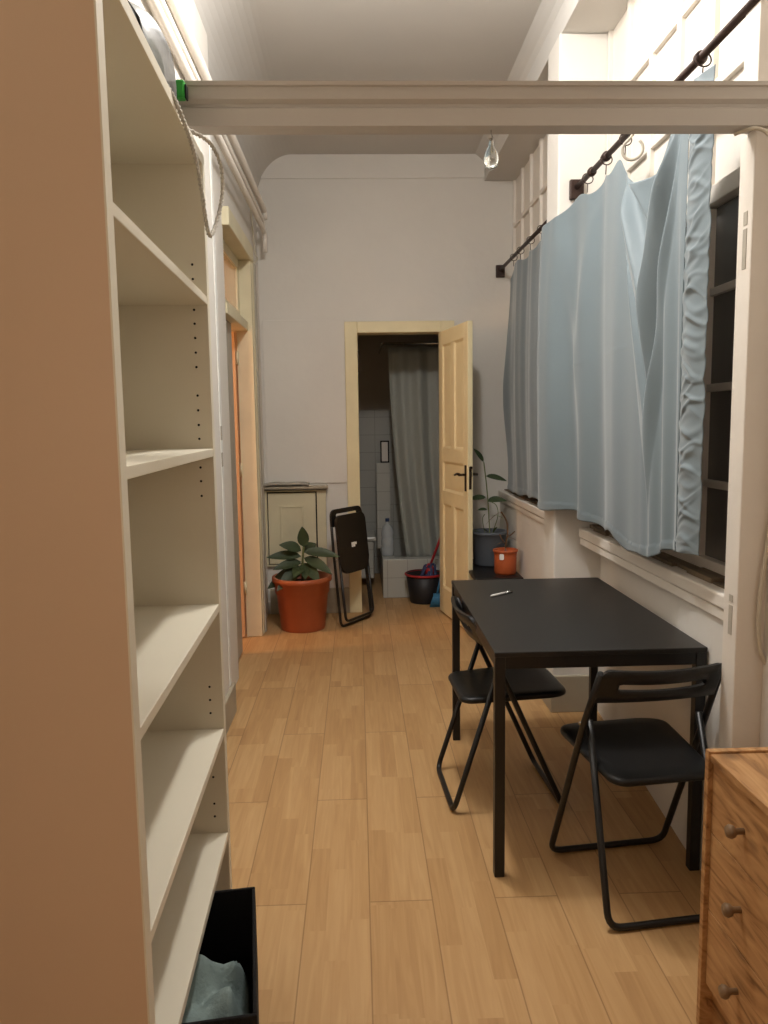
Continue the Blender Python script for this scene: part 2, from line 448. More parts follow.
# ------------------------------------------------------------------ bedroom doorway on the left
d2 = bpy.data.objects.new('door_2', None); COL.objects.link(d2); struct(d2, 'bedroom doorway with transom light and cream frame on left wall')
b = B()
b.box(-.80, -.69, 5.29, 5.36, 0, 2.56, .004); b.box(-.86, -.735, 4.40, 4.47, 0, 2.56, .004)
b.box(-.86, -.68, 4.38, 5.385, 2.56, 2.66, .006)
b.box(-.71, -.685, 5.345, 5.41, 0, 2.58, .004)
b.box(-.83, -.72, 4.47, 5.29, 2.10, 2.16, .004)
b.obj('door_frame', 'oldcream', d2)
b = B().box(-.70, -.676, 5.40, 5.455, 0, 2.56, .003); b.obj('outer_moulding', 'greyold', d2)
B().box(-.80, -.77, 4.47, 4.90, .01, 2.10, .003).obj('fixed_leaf', 'greyold', d2)
tl = B().box(-.80, -.77, 4.47, 4.53, 2.16, 2.56).box(-.80, -.77, 5.22, 5.29, 2.16, 2.56).box(-.80, -.77, 4.53, 5.22, 2.16, 2.22).box(-.80, -.77, 4.53, 5.22, 2.50, 2.56).obj('transom_frame', 'oldcream', d2)
B().box(-.788, -.782, 4.53, 5.22, 2.22, 2.50).obj('transom_pane', 'clear', tl)
lf = B().box(-1.38, -.805, 5.248, 5.284, .01, 2.09, .003).obj('open_leaf', 'orangedoor', d2)
for zz in (1.92, 1.17, .35):
    B().tube([(-.797, 5.280, zz-.045), (-.797, 5.280, zz+.045)], .008).obj('hinge', 'oldcream', lf)
# a strip of the room beyond
struct(B().box(-3.4, -3.3, 3.0, 6.4, 0, 2.8).obj('wall_bedroom_far', 'orangewall'))
struct(B().box(-3.4, -.86, 6.3, 6.4, 0, 2.8).obj('wall_bedroom_end', 'orangewall'))
struct(B().box(-3.4, -.86, 3.0, 3.1, 0, 2.8).obj('wall_bedroom_near', 'orangewall'))
struct(B().box(-3.4, -.86, 3.0, 6.4, 2.8, 2.9).obj('ceiling_bedroom', 'orangewall'))

# ------------------------------------------------------------------ bathroom
BY0 = YE+.12
struct(B().box(-.45, -.35, BY0, 7.6, 0, 2.7).obj('wall_bathroom_left', 'bathwall'))
struct(B().box(-.45, 1.45, 7.5, 7.6, 0, 2.7).obj('wall_bathroom_back', 'bathwall'))
struct(B().box(1.35, 1.45, BY0, 7.6, 0, 2.7).obj('wall_bathroom_right', 'bathwall'))
struct(B().box(-.45, 1.45, BY0, 7.6, 2.7, 2.8).obj('ceiling_bathroom', 'bathwall'))
struct(B().box(-.35, 1.35, 7.485, 7.5, 0, 1.60, .003).obj('trim_bathroom_tiles', 'tile'))
b = B()
b.box(.195, 1.35, 6.40, 6.52, 0, .33, .004).box(.195, .30, 6.52, 7.485, 0, .33, .004).box(.3, 1.35, 6.52, 7.485, 0, .12)
struct(b.obj('trim_bath_surround', 'tile'), 'white tiled surround of the bath tub')
struct(B().box(.165, .29, 7.0, 7.06, .33, 1.115, .004).box(.165, .29, 7.06, 7.1, .33, 1.115).obj('trim_bath_partition', 'tile'))
b = B().box(-.1, .13, 6.85, 7.3, .08, .42, .01).box(-.12, .15, 6.83, 7.3, .42, .46, .01)
struct(b.obj('trim_bathroom_ledge', 'tile'))
fr = thing('picture_frame', 'small dark framed panel standing on white tiled bath partition', 'frame', (.245, 7.02, 1.116))
b = B().box(-.04, .04, 0, .02, 0, .012).box(-.04, .04, 0, .02, .188, .20).box(-.04, -.028, 0, .02, .012, .188).box(.028, .04, 0, .02, .012, .188)
b.obj('frame_border', 'hole', fr); B().box(-.028, .028, .006, .014, .012, .188).obj('panel', 'trimw', fr)

# bathroom door frame and open leaf
d1 = bpy.data.objects.new('door_1', None); COL.objects.link(d1); struct(d1, 'cream bathroom door standing open with bronze handle')
b = B()
b.box(-.085, .012, YE-.025, YE+.13, 0, 2.235, .006)
b.box(.645, .745, YE-.025, YE+.13, 0, 2.235, .006)
b.box(.012, .645, YE-.025, YE+.13, 2.15, 2.235, .006)
b.obj('door_frame', 'cream', d1)
B().box(.012, .02, YE-.012, YE+.02, 1.86, 2.02).obj('strike_plate', 'brass', d1)
# leaf modelled lying along local +x from the hinge, thickness along local y
LW, LH, LT = .672, 2.135, .036
ang = math.atan2(-.70, .135)
ML = Matrix.Translation((.640, YE-.03, .012)) @ Matrix.Rotation(ang, 4, 'Z')
b = B()
st = .095; midx = LW/2
panels = [(st, midx-.035, 1.27, 2.03), (midx+.035, LW-st, 1.27, 2.03), (st, LW-st, .95, 1.17), (st, midx-.035, .20, .85), (midx+.035, LW-st, .20, .85)]
# stiles and rails
b.box(0, st, -LT/2, LT/2, 0, LH, .003).box(LW-st, LW, -LT/2, LT/2, 0, LH, .003)
for z0, z1 in ((0, .20), (.85, .95), (1.17, 1.27), (2.03, LH)): b.box(st, LW-st, -LT/2, LT/2, z0, z1, .003)
b.box(midx-.035, midx+.035, -LT/2, LT/2, .20, .85, .003).box(midx-.035, midx+.035, -LT/2, LT/2, 1.27, 2.03, .003)
leaf = b.obj('door_leaf', 'cream', d1, ML)
for (x0, x1, z0, z1) in panels:
    b = B().box(x0, x1, -.007, .007, z0, z1)
    for sy in (-1, 1):      # bevelled moulding round the panel
        for (p0, p1) in (((x0, z0), (x1, z0)), ((x0, z1), (x1, z1))):
            zz = p0[1]; dz = .016 if zz == z0 else -.016
            b.prism([(sy*.018, zz), (sy*.007, zz), (sy*.007, zz+dz)], 'x', x0, x1)
        for xx, dx in ((x0, .016), (x1, -.016)):
            b.prism([(xx, sy*.018), (xx, sy*.007), (xx+dx, sy*.007)], 'z', z0, z1)
    b.obj('door_panel', 'cream', leaf, ML)
b = B().box(LW-.058, LW-.026, -LT/2-.005, -LT/2, .985, 1.165, .002).obj('handle_plate', 'brass', leaf, ML)
b = B().tube([(LW-.042, -LT/2, 1.10), (LW-.042, -LT/2-.045, 1.10)], .009)
b.tube(fillet([(LW-.042, -LT/2-.045, 1.10), (LW-.09, -LT/2-.048, 1.105), (LW-.15, -LT/2-.045, 1.092)], .03), [.010]*3+[.009]*3+[.008]*3)
b.obj('door_handle', 'brass', leaf, ML)
b = B().box(LW, LW+.002, -.009, .009, 1.0, 1.15).box(LW+.004, LW+.014, -.007, .007, 1.09, 1.12).tube([(LW+.002, 0, 1.15), (LW+.02, 0, 1.15)], .010)
b.obj('lock_plate', 'brass', leaf, ML)
b = B().tube([(LW-.042, LT/2, 1.10), (LW-.042, LT/2+.045, 1.10), (LW-.13, LT/2+.045, 1.10)], .009).obj('door_handle', 'brass', leaf, ML)

# shower rail and curtain
sr = thing('shower_rail', 'pale shower rail in the dark bathroom', 'rail', (0, 6.62, 2.14))
B().tube([(.22, 0, 0), (1.35, 0, 0)], .011).obj('rail', 'chrome', sr)
B().tube([(.22, 0, 0), (.22, .86, 0)], .009).obj('side_rail', 'chrome', sr)
def shower(u, v):
    w = .27+u*(1.05) ; zz = 2.11 - v*1.83
    sp = .65+.35*v
    x = .27+.05*v*(1-u)+u*1.0
    y = 6.62+.028*math.sin(u*42+.6*math.sin(v*3))*sp+.018*math.sin(u*19+v*1.4)
    return Vector((x+.16*v*(1-u)*v*.6, y, zz))
o = B().grid(shower, 160, 30).obj('shower_curtain', 'shower'); solid(o, .002, 0)
tag(o, 'pale grey shower curtain hanging over the tiled bath', 'shower curtain')
# water bottle on the surround
wb = thing('water_bottle', 'large clear water bottle with dark cap on tiled bath edge', 'bottle', (.245, 6.62, .33))
B().lathe([(.0, 0), (.05, 0), (.055, .012), (.055, .07), (.051, .08), (.055, .09), (.055, .15), (.051, .16), (.055, .17), (.055, .215), (.042, .255), (.018, .28), (.016, .30)], seg=24).obj('body', 'bottle', wb)
B().lathe([(.018, .297), (.018, .322), (.016, .325)], seg=16).obj('cap', 'bottlecap', wb)
# bucket, mop, dustpan
bk = thing('bucket', 'black bucket with red rim on bathroom floor', 'bucket', (.53, 6.24, 0))
B().lathe([(.0, .002), (.115, .002), (.12, .01), (.152, .245), (.146, .245), (.113, .016), (.0, .016)], seg=32).obj('bucket_body', 'bucket', bk)
b = B().tube([(.154*math.cos(2*PI*k/32), .154*math.sin(2*PI*k/32), .236) for k in range(32)], .010, 8, True).obj('rim', 'red', bk)
mp = thing('mop', 'red handled mop with blue cloth head resting in the bucket', 'mop', (.555, 6.24, .02))
b = B()
random.seed(3)
for k in range(26):
    a = random.uniform(0, 2*PI); r = random.uniform(.02, .085); h = random.uniform(.17, .27)
    b.tube(fillet([(.02, 0, h+.02), (.02+r*.6*math.cos(a), r*.6*math.sin(a), h+.03), (r*math.cos(a), r*math.sin(a), .14), (.8*r*math.cos(a+.4), .8*r*math.sin(a+.4), .02)], .05, 3), .011, 6)
b.obj('mop_head', 'mopblue', mp)
B().lathe([(.0, .21), (.045, .215), (.04, .25), (.018, .30), (.0, .30)], (.02, 0, 0), 16).obj('mop_socket', 'red', mp)
B().tube([(.02, 0, .27), (.12, .03, .52), (.34, .08, 1.05)], .011, 8).obj('mop_handle', 'red', mp)
dp = thing('hand_brush', 'small light blue brush leaning between bucket and open door', 'brush', (.615, 6.04, 0))
b = B()
for k in range(18):
    b.tube([(-.02+.05*(k % 9)/8-.005, .012*(k//9), .09), (-.055+.10*(k % 9)/8, .016*(k//9), .0)], .006, 5)
b.obj('bristles', 'blue', dp)
B().box(-.03, .035, -.006, .022, .085, .11, .004).tube([(.0, .008, .10), (.035, .03, .24)], .009, 8).obj('brush_handle', 'blue', dp)

# ------------------------------------------------------------------ shelving unit on the left
sx0, sx1, sy0, sy1, sh = -.275, 0, -.925, 0, 2.155
su = thing('bookcase', 'tall empty cream bookcase with open shelves against left wall', 'bookcase', (-.38, 2.075, 0), math.radians(1.8))
PT = .034
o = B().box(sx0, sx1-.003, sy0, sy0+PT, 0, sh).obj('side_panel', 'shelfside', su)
B().box(sx1-.003, sx1, sy0, sy0+PT, 0, sh).obj('edge_band', 'shelf', o)  # front edge keeps the plain cream, without the painted warm tint
b = B().box(sx0, sx1, sy1-PT, sy1, 0, sh, .0015)
b.mi = 1
holes = [1.88, 1.844, 1.767, 1.732, 1.696, 1.659, 1.622, 1.549, 1.511, 1.473, 1.437, 1.362, 1.326, 1.287, .766, .729, .692, .546, .509, .432, .395]
for zz in holes: b.lathe([(.0, -.0006), (.0032, -.0006), (.0032, .0)], (sx1-.035, sy1-PT, zz), 10, 'y')
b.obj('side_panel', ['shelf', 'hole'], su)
B().box(sx0+.01, sx1, sy0+PT, sy1-PT, sh-.03, sh-.004, .001).obj('top_panel', 'shelf', su)
for zt in (1.80, 1.411, .995, .647, .347):
    B().box(sx0+.01, sx1-.001, sy0+PT, sy1-PT, zt-.021, zt, .0015).obj('shelf', 'shelf', su)
B().box(sx0+.01, sx1-.001, sy0+PT, sy1-PT, .055, .078, .0015).obj('bottom_panel', 'shelf', su)
B().box(sx1-.03, sx1-.014, sy0+PT, sy1-PT, 0, .055).obj('plinth', 'shelf', su)
B().box(sx0+.002, sx0+.008, sy0+PT, sy1-PT, .055, sh-.004).obj('back_panel', 'shelf', su)
# black storage box with cloth
bx = thing('storage_box', 'black open storage box on lowest level of the bookcase', 'box', (-.385, 1.62, .079), math.radians(8))
bw, bd, bh, t = .27, .44, .222, .008
b = B().box(-bw/2, bw/2, -bd/2, bd/2, 0, t)
b.box(-bw/2, bw/2, bd/2-t, bd/2, t, bh, .003).box(-bw/2, bw/2, -bd/2, -bd/2+t, t, bh, .003)
b.box(-bw/2, -bw/2+t, -bd/2+t, bd/2-t, t, bh, .003).box(bw/2-t, bw/2, -bd/2+t, bd/2-t, t, bh, .003)
b.obj('box_body', 'felt', bx)
def cloth(u, v):
    x = -.115+.23*u; y = -.19+.30*v
    e = min(u, 1-u, v, 1-v)*6; e = min(1, e)
    z = .02+.155*e*(.8+.25*math.sin(u*7+v*3)*math.sin(v*6+1))+.015*math.sin(11*(u+v))+.02*math.sin(9*(u-v*1.5))*e
    return Vector((x, y, z))
o = B().grid(cloth, 40, 40).obj('folded_cloth', 'teal'); o.location = (-.385, 1.62, .079); o.rotation_euler = (0, 0, math.radians(8))
solid(o, .004, 0)
tag(o, 'crumpled grey green cloth lying inside the black storage box', 'cloth')
# plastic bag on the shelf top
bg = thing('plastic_bag', 'clear plastic bag of bedding on top of bookcase', 'bag', (-.515, 1.885, 2.156))
def bagf(u, v):
    a = 2*PI*u; ph = -PI/2+PI*v
    ca = math.copysign(abs(math.cos(a))**.75, math.cos(a)); sa = math.copysign(abs(math.sin(a))**.75, math.sin(a))
    cp = abs(math.cos(ph))**.6; sp_ = math.copysign(abs(math.sin(ph))**.8, math.sin(ph))
    w = 1+.05*math.sin(5*a+3*ph)
    return Vector((.098*ca*cp*w, .160*sa*cp, .122+.118*sp_))
B().grid(bagf, 48, 24).obj('bag_film', 'bag', bg)
b = B()
def fillf(u, v):
    a = 2*PI*u; ph = -PI/2+PI*v
    return Vector((.082*math.cos(a)*math.cos(ph), .01+.105*math.sin(a)*math.cos(ph), .125+.092*math.sin(ph)+.008*math.sin(4*a+2*ph)))
B().grid(fillf, 32, 16).obj('folded_bedding', 'bagfill', bg)
b = B().tube([(.075, -.132, .13), (.066, -.128, .175), (.04, -.12, .215)], .004, 8).obj('zip_pull', 'hole', bg)
gc = thing('green_clip', 'small green and black plastic clip beside bag under the beam', 'clip', (-.418, 2.024, 2.272))
B().box(-.014, .008, -.012, .012, 0, .045, .005).obj('clip_body', 'green', gc)
B().box(.008, .013, -.010, .010, 0, .034, .002).obj('clip_jaw', 'black', gc)
# twisted cord: hangs over the top front edge
cp_ = [(-.40, 1.60, 2.165), (-.364, 1.66, 2.155), (-.357, 1.76, 2.12), (-.354, 1.85, 2.085), (-.352, 1.90, 2.02), (-.352, 1.935, 1.96), (-.350, 1.965, 1.925),
       (-.345, 2.02, 1.965), (-.336, 2.055, 2.02), (-.33, 2.07, 2.07), (-.328, 2.06, 2.12), (-.335, 2.0, 2.15), (-.35, 1.95, 2.157), (-.39, 1.90, 2.162)]
def smooth(pts, it=3):
    p = [Vector(q) for q in pts]
    for _ in range(it):
        q = [p[0]]
        for a, c in zip(p, p[1:]): q += [a*.75+c*.25, a*.25+c*.75]
        p = q+[p[-1]]
    return p
sm = smooth(cp_)
b = B()
for s_ in range(2):
    pts = []
    acc = 0
    for i, p in enumerate(sm):
        if i: acc += (sm[i]-sm[i-1]).length
        a = acc/.024*2*PI+s_*PI
        tdir = (sm[min(i+1, len(sm)-1)]-sm[max(i-1, 0)]).normalized(); u = tdir.orthogonal().normalized()
        u = Vector((1, 0, 0)); u = (u-tdir*u.dot(tdir)).normalized(); w = tdir.cross(u)
        pts.append(p+(u*math.cos(a)+w*math.sin(a))*.0029+Vector((-.004, 0, 0)))
    b.tube(pts, .0034, 6)
tag(b.obj('cord', 'rope'), 'grey twisted cord looping over top front edge of bookcase', 'cord')

# ------------------------------------------------------------------ pipes high on the left wall, cables, hook
def pipe(x, z0, r, label, name='conduit', drop=None):
    pts = [(x, 1.0, z0), (x, 5.78, z0)]
    if drop: pts = fillet([(x, 1.0, z0), (x, 5.80, z0), (x, 5.80, drop)], .10)
    o = B().tube(pts, r, 12).obj(name, 'trimw'); tag(o, label, 'pipe')
pipe(XLN+.022, 2.86, .018, 'thick white painted conduit running high along left wall', drop=2.72)
pipe(XLN+.016, 2.935, .012, 'thin white painted conduit above the thick one on left wall', drop=2.80)
pipe(XLN+.024, 3.01, .022, 'topmost white painted pipe just under the left ceiling cove', drop=2.95)
o = B().tube(smooth([(XLF+.012, 5.55, 2.95), (XLF+.014, 5.60, 2.80), (XLF+.016, 5.66, 2.68), (XLF+.04, 5.64, 2.64), (XLF+.045, 5.50, 2.60), (XLF+.03, 5.43, 2.56)]), .006, 8).obj('cable', 'cable')
tag(o, 'thin pale cable curling down beside top corner of bedroom door frame', 'cable')
o = B().tube(smooth([(1.16, 2.062, 1.6), (1.128, 2.06, 1.15), (1.105, 2.058, .98), (1.108, 2.058, .84), (1.135, 2.06, .775), (1.2, 2.062, .75)]), .006, 8).obj('cable', 'cable')
tag(o, 'loop of beige cable hanging on wall right of the post', 'cable')
o = B().tube(smooth([(1.01, 2.10, 2.216), (1.03, 2.05, 2.215), (1.06, 2.04, 2.205), (1.09, 2.045, 2.176), (1.12, 2.05, 2.16), (1.16, 2.06, 2.15)]), .005, 8).obj('cable', 'cable')
tag(o, 'short beige cable under right end of the overhead beam', 'cable')
# glass pendant on a hook under the beam
hk = thing('glass_pendant', 'clear glass bulb hanging from small hook under the beam', 'pendant', (.36, 2.085, 2.222))
B().tube(smooth([(0, 0, 0), (0, 0, -.012), (.006, 0, -.02), (0, 0, -.028), (-.006, 0, -.02)]), .0016, 6).obj('hook', 'chrome', hk)
B().lathe([(.003, -.02), (.006, -.03), (.007, -.04), (.016, -.055), (.02, -.072), (.016, -.09), (.006, -.098), (.0, -.099)], (0, 0, 0), 20).obj('glass_bulb', 'clear', hk)

# ------------------------------------------------------------------ wall cabinet, shelf board, end wall
cb = thing('meter_cabinet', 'cream wall cupboard with panelled door behind the terracotta pot', 'cupboard', (-.487, YE, .38))
B().box(-.235, .235, -.008, -.001, 0, .59).obj('backing', 'hole', cb)
b = B().box(-.235, -.217, -.03, -.008, 0, .59, .003).box(.165, .235, -.032, -.008, 0, .59, .003)
b.box(-.217, .165, -.03, -.008, 0, .012, .003).box(-.217, .165, -.03, -.008, .58, .59, .003)
b.obj('cupboard_frame', 'oldcream', cb)
b = B().box(-.21, .155, -.026, -.008, .02, .57, .003)
dr = b.obj('cupboard_door', 'oldcream', cb)
b = B()
x0, x1, z0, z1 = -.12, .06, .08, .47
for (a0, a1, c0, c1) in ((x0, x1, z0, z0+.012), (x0, x1, z1-.012, z1), (x0, x0+.012, z0, z1), (x1-.012, x1, z0, z1)):
    b.box(a0, a1, -.034, -.026, c0, c1, .003)
b.obj('raised_panel', 'oldcream', dr)
for zz in (.15, .42): B().tube([(.16, -.03, zz), (.16, -.03, zz+.04)], .005, 8).obj('hinge', 'brass', dr)
sb = B().box(-.72, -.235, YE-.085, YE, .985, 1.005, .003).obj('wall_shelf', 'base'); tag(sb, 'narrow wooden ledge fixed over the cream wall cupboard', 'shelf')
def paper(u, v):
    return Vector((-.715+.34*u, YE-.10+.09*v, 1.007+.012*math.sin(PI*u)+.008*v+.004*math.sin(9*u)))
o = B().grid(paper, 16, 6).obj('folded_cardboard', 'paperboard'); solid(o, .012, 1); tag(o, 'flat grey folded cardboard on ledge above the cupboard', 'cardboard')

# ------------------------------------------------------------------ plants
def leaf_mesh(b, base, direction, length, width, droop=.3, up=Vector((0, 0, 1))):
    d = Vector(direction).normalized(); side = d.cross(up)
    side = side.normalized() if side.length > 1e-3 else Vector((1, 0, 0))
    nrm = side.cross(d)
    n = 8; rows = []
    for i in range(n+1):
        t = i/n; w = width*.5*(math.sin(PI*min(1, t**.8))**.8 if 0 < t < 1 else .02)
        c = Vector(base)+d*length*t - Vector((0, 0, 1))*droop*length*t*t
        rows.append([b.bm.verts.new(c-side*w+nrm*w*.25), b.bm.verts.new(c), b.bm.verts.new(c+side*w+nrm*w*.25)])
    for i in range(n):
        for k in range(2):
            f = b.bm.faces.new((rows[i][k], rows[i][k+1], rows[i+1][k+1], rows[i+1][k])); f.smooth = True
def pot(b, rb, rt, h, lip, seg=40, t=.008):
    b.lathe([(0, 0), (rb, 0), (rb+.006, .012), (rb+(rt-rb)*.68, h*.68), (rt-.004, h*.70), (rt, h*.9), (rt+lip, h*.92), (rt+lip, h), (rt-t, h), (rt-t-.01, h*.7), (rb-t, .03), (0, .03)], seg=seg)

pp = thing('potted_plant', 'leafy plant in large terracotta pot by the bedroom door', 'plant', (-.42, 5.50, 0))
b = B(); pot(b, .155, .200, .385, .016); b.obj('pot', 'terracotta', pp)
B().lathe([(0, .32), (.19, .325), (.0, .345)], seg=32).obj('soil', 'soil', pp)
b = B().tube(smooth([(0, 0, .335), (.005, 0, .42), (.01, -.02, .52), (.02, -.02, .60)]), .008, 8)
b.tube(smooth([(.01, -.01, .45), (.08, -.05, .40), (.14, -.09, .36)]), .007, 8).obj('stem', 'stem', pp)
leaves = [((.02, -.02, .60), (-.05, -.1, 1), .15, .085, 0), ((.0, -.02, .57), (-.9, -.3, .6), .19, .085, .25), ((0, -.02, .53), (-1, -.1, .15), .25, .08, .15),
          ((0, -.02, .49), (-1, -.5, -.05), .22, .075, .12), ((.02, -.02, .56), (1, -.1, .05), .26, .08, .18), ((.02, -.02, .52), (.9, -.5, -.25), .24, .085, .2),
          ((.02, -.02, .48), (.6, -.7, -.45), .20, .085, .2), ((0, -.02, .44), (-.8, -.7, -.3), .23, .10, .3), ((0, -.02, .45), (-.3, -1, .1), .17, .085, .35),
          ((0, -.0, .44), (-.9, -.2, -.35), .27, .11, .15), ((.02, 0, .56), (.35, .8, .35), .2, .085, .2), ((.02, 0, .47), (.1, -1, -.3), .16, .08, .25)]
for l in leaves:
    b = B(); leaf_mesh(b, *l, up=Vector((.1, -.75, .65))); b.obj('leaf', 'leaf', pp)

# black stand with two pots by the far wall
stn = thing('plant_stand', 'low black side table under two plant pots behind the open door', 'side table', (.915, 5.32, 0))
B().box(-.16, .16, -.37, .37, .43, .45, .003).obj('stand_top', 'blackm', stn)
for x in (-.13, .13):
    for y in (-.34, .34): B().box(x-.015, x+.015, y-.015, y+.015, 0, .43).obj('leg', 'blackm', stn)
gp = thing('potted_plant', 'tall thin stemmed plant in large dark grey pot', 'plant', (.935, 5.46, .45))
b = B(); pot(b, .105, .125, .245, .008); b.obj('pot', 'greypot', gp)
B().lathe([(0, .215), (.112, .215), (0, .228)], seg=24).obj('soil', 'soil', gp)
b = B().tube(smooth([(0, -.02, .22), (-.01, -.03, .4), (-.025, -.03, .58), (-.045, -.03, .74)]), .0045, 6)
b.tube(smooth([(.02, 0, .22), (.06, -.05, .36), (.04, -.08, .44), (-.0, -.08, .46)]), .003, 6)
b.tube(smooth([(-.03, 0, .22), (-.06, -.04, .34), (-.04, -.05, .37)]), .003, 6).obj('stem', 'stem', gp)
for l in [((-.045, -.03, .74), (-.5, -.2, .7), .14, .05, .1), ((-.03, -.03, .64), (1, -.2, -.1), .15, .055, .15), ((-.02, -.03, .46), (1, -.3, .35), .15, .06, .3),
          ((-.03, -.03, .49), (-1, -.2, -.0), .13, .05, .1), ((-.02, -.03, .40), (-1, -.3, .2), .08, .03, .2)]:
    b = B(); leaf_mesh(b, *l, up=Vector((.1, -.6, .7))); b.obj('leaf', 'leaf', gp)
for l in [((.0, -.05, .36), (.8, -.5, .2), .10, .02, .4), ((.0, -.02, .22), (-.7, -.5, .8), .15, .02, .3), ((.02, -.02, .22), (.2, -.5, .8), .18, .02, .5), ((-.04, 0, .22), (-.9, -.1, .6), .13, .025, .4)]:
    b = B(); leaf_mesh(b, *l); b.obj('leaf', 'leaf2', gp)
op = thing('potted_plant', 'small withered plant in bright orange pot on black stand', 'plant', (.985, 5.11, .45))
b = B(); pot(b, .068, .078, .165, .006, 32, .005); b.obj('pot', 'orangepot', op)
B().lathe([(0, .13), (.068, .13), (0, .142)], seg=24).obj('soil', 'soil', op)
b = B().tube(smooth([(0, 0, .135), (.0, -.005, .2), (.015, -.01, .28), (.01, 0, .36), (-.03, 0, .42)]), .006, 6)
b.tube(smooth([(.01, -.01, .25), (.04, -.02, .27), (.06, -.02, .29)]), .005, 6).tube(smooth([(.0, 0, .2), (-.03, -.01, .24), (-.04, 0, .27)]), .004, 6).obj('stem', 'dry', op)
for l in [((.0, 0, .2), (-.9, -.3, .5), .08, .02, .5), ((.01, 0, .23), (.9, -.2, .5), .08, .02, .6), ((-.03, 0, .42), (-.8, 0, -.4), .12, .02, .3)]:
    b = B(); leaf_mesh(b, *l); b.obj('leaf', 'dry', op)
b = B()
b.prism(rrect(.03, .04, .008), 'y', -.0785, -.0765); o = b.obj('sticker', 'sticker', op, Matrix.Translation((-.02, 0, .125)) @ Matrix.Rotation(-.25, 4, 'Z'))

# ------------------------------------------------------------------ table
tb = thing('dining_table', 'black rectangular dining table beside the curtained window', 'table', (.757, 2.897, 0))
tw, tl_ = .678, 1.125
B().box(-tw/2, tw/2, -tl_/2, tl_/2, .735, .752, .0025).obj('tabletop', 'tabletop', tb)
b = B(); q = .006
b.box(-tw/2+q, tw/2-q, -tl_/2+q, -tl_/2+.03, .695, .735, .002).box(-tw/2+q, tw/2-q, tl_/2-.03, tl_/2-q, .695, .735, .002)
b.box(-tw/2+q, -tw/2+.03, -tl_/2+.03, tl_/2-.03, .695, .735, .002).box(tw/2-.03, tw/2-q, -tl_/2+.03, tl_/2-.03, .695, .735, .002)
b.obj('apron', 'blackm', tb)
for sx in (-1, 1):
    for sy in (-1, 1):
        x, y = sx*(tw/2-.018), sy*(tl_/2-.018)
        B().box(x-.0165, x+.0165, y-.0165, y+.0165, 0, .735, .002).obj('leg', 'blackm', tb)
pn = thing('pen', 'slim silver white pen lying on far left of black table', 'pen', (.585, 3.135, .7575), math.radians(37))
B().tube([(-.062, 0, 0), (-.05, 0, 0), (.035, 0, 0)], [.0012, .0048, .0048], 10).obj('barrel', 'white', pn)
B().tube([(.035, 0, 0), (.07, 0, 0)], .0054, 10).box(.04, .068, -.0015, .0015, .005, .0075).obj('cap', 'chrome', pn)

